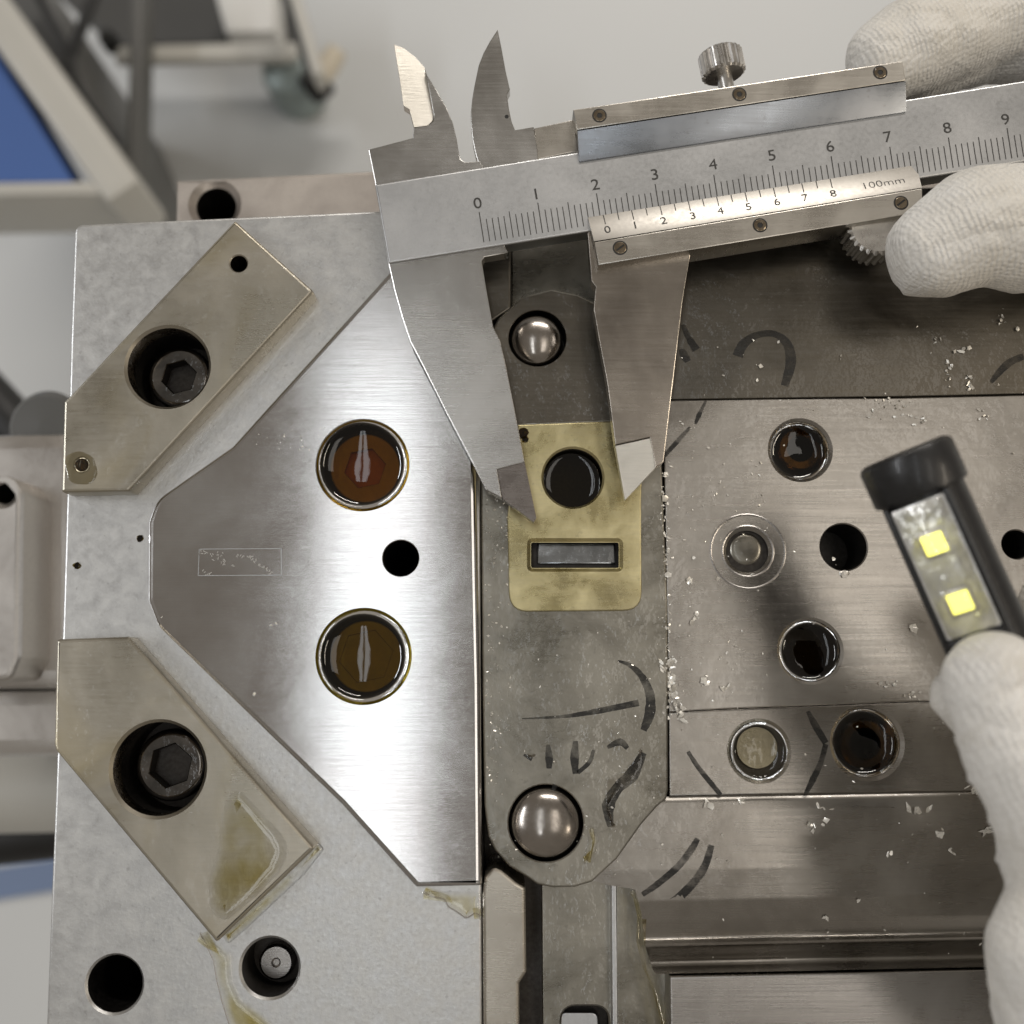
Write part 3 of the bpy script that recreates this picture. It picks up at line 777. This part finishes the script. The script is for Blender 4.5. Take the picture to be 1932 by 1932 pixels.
# thumb wheel, lock screw
def knurl(n):
    return lambda r, h, k: r
def knurled(name, c, axis, r, h0, h1, teeth, parent, mat, depth=.28, n=None):
    n = teeth * 4
    f = lambda rr, h, k: rr - (depth if k % 4 in (0, 1) else 0) * (1 if rr > r * .9 else 0)
    return lathe(name, c, [(.02, h0), (r * .86, h0), (r, h0 + .35), (r, h1 - .35), (r * .86, h1), (.02, h1)], mat, parent, n, axis, 20, f)
EX = (P(1897, 225, ZA) - P(901, 383, ZA)).normalized(); EY = Vector((-EX.y, EX.x, 0))
lock = thing('tmp', P(1370, 158, 6.6), 'x', 'x'); bpy.data.objects.remove(lock)
kc = P(1371, 166, 6.6)
ls = knurled('lock_screw_knob', kc, EY, 3.85, 2.3, 6.6, 22, cal, M_knurl, .35)
lathe('screw_stem', kc, [(1.35, -1.5), (1.35, 2.4)] , M_knurl, ls, 24, EY)
tw = knurled('thumb_wheel', drop(P(1656, 427, 8.2), 3.0), Vector((0, 0, 1)), 5.1, 0, 5.2, 24, cal, M_knurl, .45)
# small screws
def small_screw(x, y, parent, slot):
    c = P(x, y, ZR); r = 1.05
    hole = [(None, 0, .5, .04, hex2(c, .5, 10))]
    if slot:
        d = EX.lerp(EY, .35).to_2d().normalized(); nn = Vector((-d.y, d.x)); c2 = c.to_2d()
        hole = [(None, 0, .4, .03, [c2 + d * .8 + nn * .14, c2 - d * .8 + nn * .14, c2 - d * .8 - nn * .14, c2 + d * .8 - nn * .14])]
    lathe('screw_seat', c, [(1.25, -.3), (1.25, .02), (1.0, .03), (.02, .03)], M_black, parent, 32)
    return plate('small_screw', circle2(c.to_2d(), r, 32), ZR + .10, ZR - .2, M_bore, parent, holes=hole, bevel=.12, seg=2, bore=M_recess)
for x, y in ((1131, 218), (1395, 178), (1660.7, 136.7)): small_screw(x, y, up, False)
for x, y, s in ((1170, 467.7, True), (1434, 425, False), (1700, 382.7, True)): small_screw(x, y, lo, s)
# engraved marks
def quads(name, lst, mat, parent):
    v, f = [], []
    for q in lst:
        i = len(v); v += q; f.append((i, i + 1, i + 2, i + 3))
    return tag(finish(name, v, f, mat, parent, 0), kind='stuff')
q = []
LIFT = Vector((0, 0, .03))
ex2 = Vector((1, -.1587)); px_mm = Vector((11.067, -1.756))
tick = Vector((9.0, 57.0)) / 58.0
for k in range(0, 118):
    b = Vector((913, 457)) + px_mm * k
    L = 58 if k % 10 == 0 else (50 if k % 5 == 0 else 43)
    t = b - tick * L
    if k % 10 == 0: pass
    wv = Vector((.75, -.12)) * (1.1 if k % 10 else 1.25)
    q.append([P(*(b - wv), ZA) + LIFT, P(*(b + wv), ZA) + LIFT, P(*(t + wv), ZA) + LIFT, P(*(t - wv), ZA) + LIFT])
quads('scale_marks', q, M_ink, beam)
q = []
NL = VN * .03
for k in range(0, 17):
    t = Vector((1138, 405.5)) + Vector((26.76, -4.26)) * k
    L = 18 if k % 2 == 0 else 14
    b = t + Vector((.235, .97)) * L
    wv = Vector((.9, -.14))
    q.append([PP(*(b - wv), T0, VN) + NL, PP(*(b + wv), T0, VN) + NL, PP(*(t + wv), T0, VN) + NL, PP(*(t - wv), T0, VN) + NL])
quads('vernier_marks', q, M_ink, vern)
def text(name, body, c, ex, ey, n, size, parent, mat, sx=1.0, weight=0.0):
    cu = bpy.data.curves.new(name, 'FONT'); cu.body = body; cu.size = 1.0
    cu.align_x = 'CENTER'; cu.align_y = 'CENTER'; cu.resolution_u = 4; cu.offset = weight
    o = bpy.data.objects.new(name, cu); C.objects.link(o)
    dg = bpy.context.evaluated_depsgraph_get()
    me = o.evaluated_get(dg).to_mesh()
    v = [Vector(p.co) for p in me.vertices]; f = [tuple(p.vertices) for p in me.polygons]
    o.evaluated_get(dg).to_mesh_clear(); bpy.data.objects.remove(o); bpy.data.curves.remove(cu)
    mx = (min(p.x for p in v) + max(p.x for p in v)) / 2; my = (min(p.y for p in v) + max(p.y for p in v)) / 2
    vv = [c + ex * ((p.x - mx) * size * sx) + ey * ((p.y - my) * size) + n * .035 for p in v]
    return finish(name, vv, f, mat, parent, 0)
nums = [(901, 383), (1011, 366), (1123, 348), (1235, 329), (1345, 310), (1456, 293), (1566, 276), (1675, 258), (1787, 241), (1897, 225)]
for k, (x, y) in enumerate(nums): text('numeral', str(k), P(x, y, ZA), EX, EY, Vector((0, 0, 1)), 2.75, beam, M_ink, 1.12, 0 if k == 4 else .004)
EV = (T1 - T0).normalized(); EU = (VN.cross(EV)).normalized()
if EU.y < 0: EU = -EU
for k, (x, y) in enumerate([(1146, 433), (1198, 424.5), (1252, 416), (1307, 407), (1359, 397.5), (1412, 390), (1466, 381), (1519, 373), (1572, 365)]):
    text('numeral', str(k), PP(x, y, T0, VN), EV, EU, VN, 2.05, vern, M_ink, 1.12, 0 if k == 4 else .006)
text('size_lettering', '100mm', PP(1668, 345, T0, VN), EV, EU, VN, 1.95, vern, M_ink, 1.28, -.012)

# ------------------------------------------------------------------ gloved hands
def skin(name, chains, label, voxel=.75, smooth_it=5):
    """one continuous body from tapered limbs: chains of (x, y, z mm, r mm) traced at their own height"""
    v, f = [], []
    def ball(c, r, n=14, m=9):
        i0 = len(v)
        for j in range(m + 1):
            t = math.pi * j / m
            for k in range(n):
                a = 2 * math.pi * k / n
                v.append(c + Vector((math.sin(t) * math.cos(a), math.sin(t) * math.sin(a), math.cos(t))) * r)
        for j in range(m):
            for k in range(n):
                f.append((i0 + j * n + k, i0 + j * n + (k + 1) % n, i0 + (j + 1) * n + (k + 1) % n, i0 + (j + 1) * n + k))
    for ch in chains:
        pts = [(P(x, y, z), r) for x, y, z, r in ch]
        for (p, r), (q_, s) in zip(pts, pts[1:]):
            n = max(2, int((q_ - p).length / (min(r, s) * .22)))
            for k in range(n + 1):
                t = k / n; ball(p.lerp(q_, t), r + (s - r) * t)
    me = bpy.data.meshes.new(name); me.from_pydata([tuple(p * .001) for p in v], [], f)
    o = bpy.data.objects.new(name, me); C.objects.link(o)
    md = o.modifiers.new('r', 'REMESH'); md.mode = 'VOXEL'; md.voxel_size = voxel * .001
    ms = o.modifiers.new('s', 'SMOOTH'); ms.factor = .6; ms.iterations = smooth_it
    dg = bpy.context.evaluated_depsgraph_get()
    nm = bpy.data.meshes.new_from_object(o.evaluated_get(dg))
    bpy.data.objects.remove(o)
    vs_ = [Vector(p.co) * 1000 for p in nm.vertices]; fs = [tuple(p.vertices) for p in nm.polygons]
    # soft creases and slack of the knitted cloth
    out = []
    for p in vs_:
        e = abs(noise.noise(Vector((p.x * .10 + p.y * .05, p.y * .16 - p.x * .05, p.z * .07)) + Vector((3, 1, 7))))
        d = noise.noise(p * .11) * .7 + noise.noise(p * .3) * .25 - .9 * max(0, .16 - e) / .16 * (.4 + .6 * abs(noise.noise(p * .05)))
        out.append(p + Vector((d * .5, d * .4, d)))
    ob = finish(name, out, fs, M_glove, None, 180)
    return tag(ob, label, 'gloved hand')
skin('person_gloved_hand', [
    # index finger behind the beam, second finger beside it
    [(1672, 112, 0, 7.6), (1720, 85, 0, 8.6), (1850, 30, -2, 9.4), (2020, -30, 0, 10.0), (2250, 10, 4, 12)],
    [(1740, 120, -6, 6.5), (1850, 78, -8, 8.2), (2000, 50, -6, 9), (2250, 60, 2, 11)],
    [(1960, 100, -14, 7.5), (2100, 110, -12, 8.5), (2280, 130, 0, 10)],
    [(2060, 190, -18, 7), (2180, 200, -14, 8), (2320, 220, 0, 10)],
    # thumb in front, on the thumb wheel
    [(1742, 497, 15, 5.6), (1765, 470, 17, 7.8), (1850, 425, 18, 9.6), (1960, 430, 18, 10.2), (2120, 400, 16, 11.5), (2320, 330, 10, 15)],
    [(2250, 40, 4, 14), (2330, 330, 8, 16), (2450, 200, 6, 20), (2600, 200, 6, 20)],
    [(2330, 100, 2, 14), (2450, 160, 4, 18)],
], 'white knitted glove pinching the sliding end of the caliper')
skin('person_gloved_hand', [
    # thumb over the torch
    [(1866, 1262, 46, 4.8), (1872, 1285, 47, 6.2), (1925, 1400, 47, 7.2), (1990, 1520, 46, 8.0), (2060, 1680, 42, 10), (2160, 1850, 34, 14)],
    # finger beneath it
    [(1800, 1312, 34, 3.6), (1860, 1330, 33, 5.8), (1960, 1390, 30, 7.0), (2090, 1480, 26, 8), (2220, 1640, 26, 10)],
    [(1975, 1140, 26, 4.2), (2040, 1230, 22, 6.5), (2160, 1380, 20, 8), (2270, 1560, 24, 10)],
    # lower finger
    [(1990, 1735, 45, 6.3), (1979, 1790, 45, 6.9), (1982, 1880, 42, 7.0), (2010, 1990, 38, 8), (2120, 2060, 32, 11)],
    [(2160, 1850, 30, 14), (2300, 1650, 26, 14), (2320, 1900, 26, 18), (2480, 2050, 24, 18)],
    [(2110, 2060, 30, 12), (2320, 2000, 26, 16)],
], 'white glove gripping the black torch at the right edge')

# ------------------------------------------------------------------ torch
TA = P(1704, 852, 42); TB = P(1900, 1290, 40)
ax = (TB - TA).normalized()
side = ax.cross(Vector((0, 0, 1))).normalized()
if side.x > 0: side = -side
nz = ax.cross(side).normalized()
if nz.z < 0: nz = -nz
roll = R(33)
s2 = side * math.cos(roll) - nz * math.sin(roll); n2 = nz * math.cos(roll) + side * math.sin(roll)
torch = thing('pocket_torch', TA, 'black pocket torch with two yellow light chips held over the cavity', 'torch')
lathe('end_cap', TA, [(.02, 0), (5.3, 0), (6.0, .35), (6.25, .9), (6.25, 5.6), (6.05, 6.0), (5.5, 6.1)], M_rubber, torch, 48, ax)
lathe('body', TA, [(5.5, 5.2), (5.55, 26), (5.6, 46), (5.6, 70), (5.0, 71), (.02, 71)], M_rubber, torch, 48, ax)
def tf(a, s, n): return TA + ax * a + s2 * s + n2 * n
def tbox(name, a0, a1, s0, s1, n0, n1, mat, parent, bevel):
    r0 = [tf(a0, s0, n0), tf(a1, s0, n0), tf(a1, s1, n0), tf(a0, s1, n0)]; r1 = [tf(a0, s0, n1), tf(a1, s0, n1), tf(a1, s1, n1), tf(a0, s1, n1)]
    return solid(name, r0, r1, mat, parent, bevel)
tray = tbox('reflector_tray', 6.6, 24.5, -3.5, 3.5, 2.0, 5.75, M_refl, torch, .3)
for s in (-1, 1): tbox('window_rail', 6.2, 26.5, s * 3.6, s * 4.2, 2.0, 6.1, M_rubber, torch, .15)
tbox('window_end', 24.6, 26.5, -3.6, 3.6, 2.0, 6.1, M_rubber, torch, .15)
for a in (12.2, 20.2):
    cup = tbox('chip_base', a - 1.75, a + 1.75, -1.75, 1.75, 5.7, 6.0, M_vern, torch, .12)
    tbox('light_chip', a - 1.3, a + 1.3, -1.35, 1.35, 5.95, 6.25, M_led, cup, .55)
for k in range(9):
    rr2 = random.Random(k)
    a = 7.5 + k * 1.9; s = rr2.uniform(-2.6, 2.6)
    tbox('reflector_bump', a - .6, a + .6, s - .5, s + .5, 5.7, 5.8 + rr2.uniform(.15, .4), M_refl, tray, .12)
v, f = [], []
NA = 14
for a in (6.7, 7.2, 24.0, 24.5):
    for k in range(NA + 1):
        t = R(-42 + 84 * k / NA); rad = 5.75 if a not in (6.7, 24.5) else 5.4
        v.append(tf(a, math.sin(t) * rad * .92, math.cos(t) * rad * .92 + 1.5))
for j in range(3):
    for k in range(NA): f.append((j * (NA + 1) + k, j * (NA + 1) + k + 1, (j + 1) * (NA + 1) + k + 1, (j + 1) * (NA + 1) + k))
finish('lens', v, f, M_lens, torch, 60)

# ------------------------------------------------------------------ metal shavings and oil glints painted as pale flakes, too many to count
M_flake = plain('glint_pale_shavings', (.88, .85, .78), .28, .5, .3, var=.1, scale=900)  # pale base colour keeps the painted glints bright
rs = random.Random(11)
fv, ff = [], []
def flake(x, y, z, size):
    c = P(x, y, z); n = rs.choice((4, 5, 6)); a0 = rs.uniform(0, 6.28)
    tilt = Vector((rs.gauss(0, .30), rs.gauss(0, .30))); el = rs.uniform(.18, .9); i = len(fv)
    for k in range(n):
        a = 2 * math.pi * k / n; r = 1.35 * size * rs.uniform(.6, 1.15)
        u, w_ = r * math.cos(a), r * math.sin(a) * el
        dx, dy = u * math.cos(a0) - w_ * math.sin(a0), u * math.sin(a0) + w_ * math.cos(a0)
        fv.append(Vector((c.x + dx, c.y + dy, z + .06 + size * .35 + dx * tilt.x + dy * tilt.y + rs.uniform(0, .05))))
    fv.append(Vector((c.x, c.y, z + .06 + size * rs.uniform(.3, .75))))
    for k in range(n): ff.append((i + k, i + (k + 1) % n, i + n))
def surf(x, y):
    if x < 1256 or y < 1500 and x < 1262: return ZC if x > 908 else ZI
    if y > 1842: return -1.2
    if y > 1505: p = P(x, y, -1); return zcurve(p.x, p.y)
    if y < 752: return -1.0
    return ZF + .12
for k in range(120): # seam between core and cavity: flakes stand in for its wet streak
    y = rs.uniform(860, 1360); flake(1252 + (y - 860) * .02 + rs.gauss(0, 5), y, -.5 if rs.random() < .5 else ZF, abs(rs.gauss(.17, .13)) + .05)
for k in range(60):
    y = rs.uniform(1240, 1362); flake(1250 + (y - 1240) * .3 + rs.gauss(0, 7), y, ZC if rs.random() < .3 else ZF, abs(rs.gauss(.36, .18)) + .06)
for k in range(150):
    y = rs.uniform(920, 1500); flake(916 + abs(rs.gauss(0, 22)), y, ZC, abs(rs.gauss(.09, .06)) + .04)
for k in range(90): flake(rs.uniform(920, 1250), rs.uniform(1160, 1660), ZC, abs(rs.gauss(.09, .06)) + .04)
for k in range(140):
    x, y = rs.uniform(1265, 1450), rs.uniform(780, 1340); flake(x, y, surf(x, y), abs(rs.gauss(.09, .07)) + .04)
for k in range(130):
    x, y = rs.uniform(1265, 1930), rs.uniform(600, 1840); flake(x, y, surf(x, y), abs(rs.gauss(.10, .09)) + .04)
clusters = [(1690, 775, 22, 14, 16, .18), (1665, 755, 26, 3, 8, .16), (1788, 700, 4, 12, 10, .2), (1827, 725, 5, 14, 12, .22), (1818, 660, 10, 6, 6, .3), (1764, 640, 4, 3, 4, .2), (1735, 795, 12, 6, 8, .2), (1862, 780, 8, 12, 6, .25), (1888, 590, 3, 16, 8, .18),
            (1553, 1530, 8, 9, 7, .38), (1532, 1560, 6, 4, 5, .3), (1725, 1530, 8, 4, 4, .45), (1750, 1527, 2, 2, 2, .35), (1768, 1578, 5, 8, 4, .4), (1864, 1572, 8, 6, 4, .5), (1793, 1608, 4, 4, 3, .35), (1838, 1492, 4, 6, 4, .45), (1678, 1294, 8, 3, 6, .25), (1720, 1312, 9, 4, 10, .2), (1392, 1510, 5, 3, 3, .3), (1332, 1512, 6, 3, 3, .4),
            (1618, 1700, 2, 2, 2, .35), (1554, 1728, 4, 4, 2, .35), (1677, 1610, 3, 3, 2, .3), (1725, 1186, 2, 2, 2, .4), (1332, 1280, 3, 8, 4, .35), (1310, 1170, 3, 6, 4, .3), (1296, 1095, 8, 4, 6, .3), (1370, 1297, 6, 4, 4, .3)]
for x, y, dx, dy, n, s in clusters:
    for k in range(n):
        xx, yy = x + rs.gauss(0, dx), y + rs.gauss(0, dy); flake(xx, yy, surf(xx, yy), 1.5 * s * rs.uniform(.5, 1.25))
for k in range(26): flake(rs.uniform(480, 650), rs.uniform(805, 850), ZI, rs.uniform(.04, .12))
for x, y in ((512, 1180), (521, 1176), (306, 1164), (480, 1310)): flake(x, y, ZI, .25)
tag(finish('shavings_and_glints', fv, ff, M_flake, None, 180), 'metal shavings and painted oil glints strewn over the oily cavity and core insert', 'shavings', kind='stuff')

# ------------------------------------------------------------------ background on the floor, far out of focus
def bar(name, p0, p1, wpx, z, thick, mat, parent, bevel=2.0):
    a, b = P(*p0, z), P(*p1, z); d = (b - a); n = Vector((-d.y, d.x, 0)).normalized() * (wpx * .5 * mmpp(*p0, z))
    q = [a + n, b + n, b - n, a - n]
    return solid(name, q, [drop(p, z - thick) for p in q], mat, parent, bevel)
cab = thing('blue_cabinet', P(60, 250, FZ), 'white framed cabinet with a blue panel at the upper left', 'cabinet')
bar('frame_bar', (-60, -45), (232, 362), 74, -420, 60, M_white, cab, 6)
bar('frame_bar', (-200, 358), (225, 352), 30, -422, 60, M_white, cab, 6)
q = [P(-200, -100, -430), P(-60, 10, -430), P(140, 344, -430), P(-200, 346, -430)]
solid('panel', q, [drop(p, -480) for p in q], M_blue, cab, 2)
box_px('side_panel', [(-60, -80), (60, -80), (236, 330), (228, 385), (190, 340)], -520, FZ, M_grey, cab, 3)
tro = thing('equipment_trolley', P(420, 60, FZ), 'grey equipment trolley with a white box and a caster at the upper left', 'trolley')
bar('leg', (258, -60), (246, 395), 24, -560, 30, M_grey, tro, 4)
bar('cross_bar', (215, 100), (560, 92), 34, -600, 10, M_white, tro, 4)
bar('post', (540, -60), (600, 140), 22, -540, 25, M_white, tro, 4)
bar('post', (522, -60), (580, 130), 14, -560, 20, M_grey, tro, 4)
box_px('shelf', [(60, -60), (540, -60), (560, 80), (216, 84)], -700, -720, M_dkgrey, tro, 3)
box_px('white_box', [(392, -60), (512, -60), (520, 58), (425, 62)], -640, -690, M_whiteb, tro, 4)
for p, q_ in (((60, -30), (128, 100)), ((128, 100), (180, -30)), ((128, 100), (126, 135)), ((126, 130), (215, 265))):
    bar('cable', p, q_, 18, -500, 8, M_black, tro, 2)
bar('handle', (270, -40), (270, 28), 16, -590, 10, M_black, tro, 3)
lathe('knob', P(205, 74, -595), [(.1, 6), (5, 6), (7, 3), (7, -10)], M_black, tro, 24)
cs = lathe('caster', P(552, 138, -760), [(26, -38), (28, 0), (25, 12), (11, 16), (.1, 16)], M_teal, tro, 32)
lathe('caster_wheel', P(596, 160, -745), [(.1, -10), (13, -10), (15, -6), (15, 8), (13, 12), (.1, 12)], M_black, cs, 24, Vector((.8, .5, .2)))
lathe('caster_brake', P(618, 125, -735), [(.1, -18), (9, -17), (11, 0), (9, 17), (.1, 18)], M_cream, cs, 24, Vector((.55, .8, .2)))

nb = thing('neighbour_block', P(40, 1050, -200), 'blurred steel machine block beyond the left edge of the base plate', 'machine block')
box_px('body', [(-160, 818), (150, 812), (150, 1300), (-160, 1300)], -62, -200, M_side, nb, 4)
plate('clamp_plate', px_outline([(-140, 895), (18, 897), (44, 928), (40, 1240), (22, 1285), (-140, 1300)], -48), -48, -62.5, M_side, nb,
      holes=[H_(5, 930, 20, -48, 12, 1.2)], bevel=1.5, rad=3.0, bore=M_recess)
box_px('step', [(-160, 1300), (150, 1296), (150, 1428), (-160, 1432)], -70, -200, M_side, nb, 4)
ro = lathe('grey_roller', P(-200, 1498, -150), [(.1, 0), (12, 0), (12, 120), (.1, 120)], M_white, None, 32, Vector((1, .02, 0)))
tag(ro, 'pale blurred roller below the machine block at the left edge', 'roller')
ca = lathe('black_hose', P(-120, 1592, -190), [(9, 0), (9, 90), (8, 110)], M_black, None, 24, Vector((1, .10, 0)))
tag(ca, 'thick black hose beside the left edge of the base plate', 'hose')
bs = bar('blue_floor_tape', (-150, 1690), (200, 1636), 58, FZ + 4, 3, M_bluest, None, .3)
tag(bs, 'faded blue tape strip on the floor at the lower left', 'floor tape')
hs = lathe('black_hose', P(-60, 700, -260), [(9, 0), (10, 20), (11, 55), (9, 60), (.1, 60)], M_black, None, 24, Vector((.55, -.62, 0)))
tag(hs, 'black blurred hose end above the machine block at the left', 'hose')
lathe('cover_knob', P(88, 806, -75), [(9, -10), (9, 0), (7, 3), (.1, 3.5)], M_grey, nb, 32)
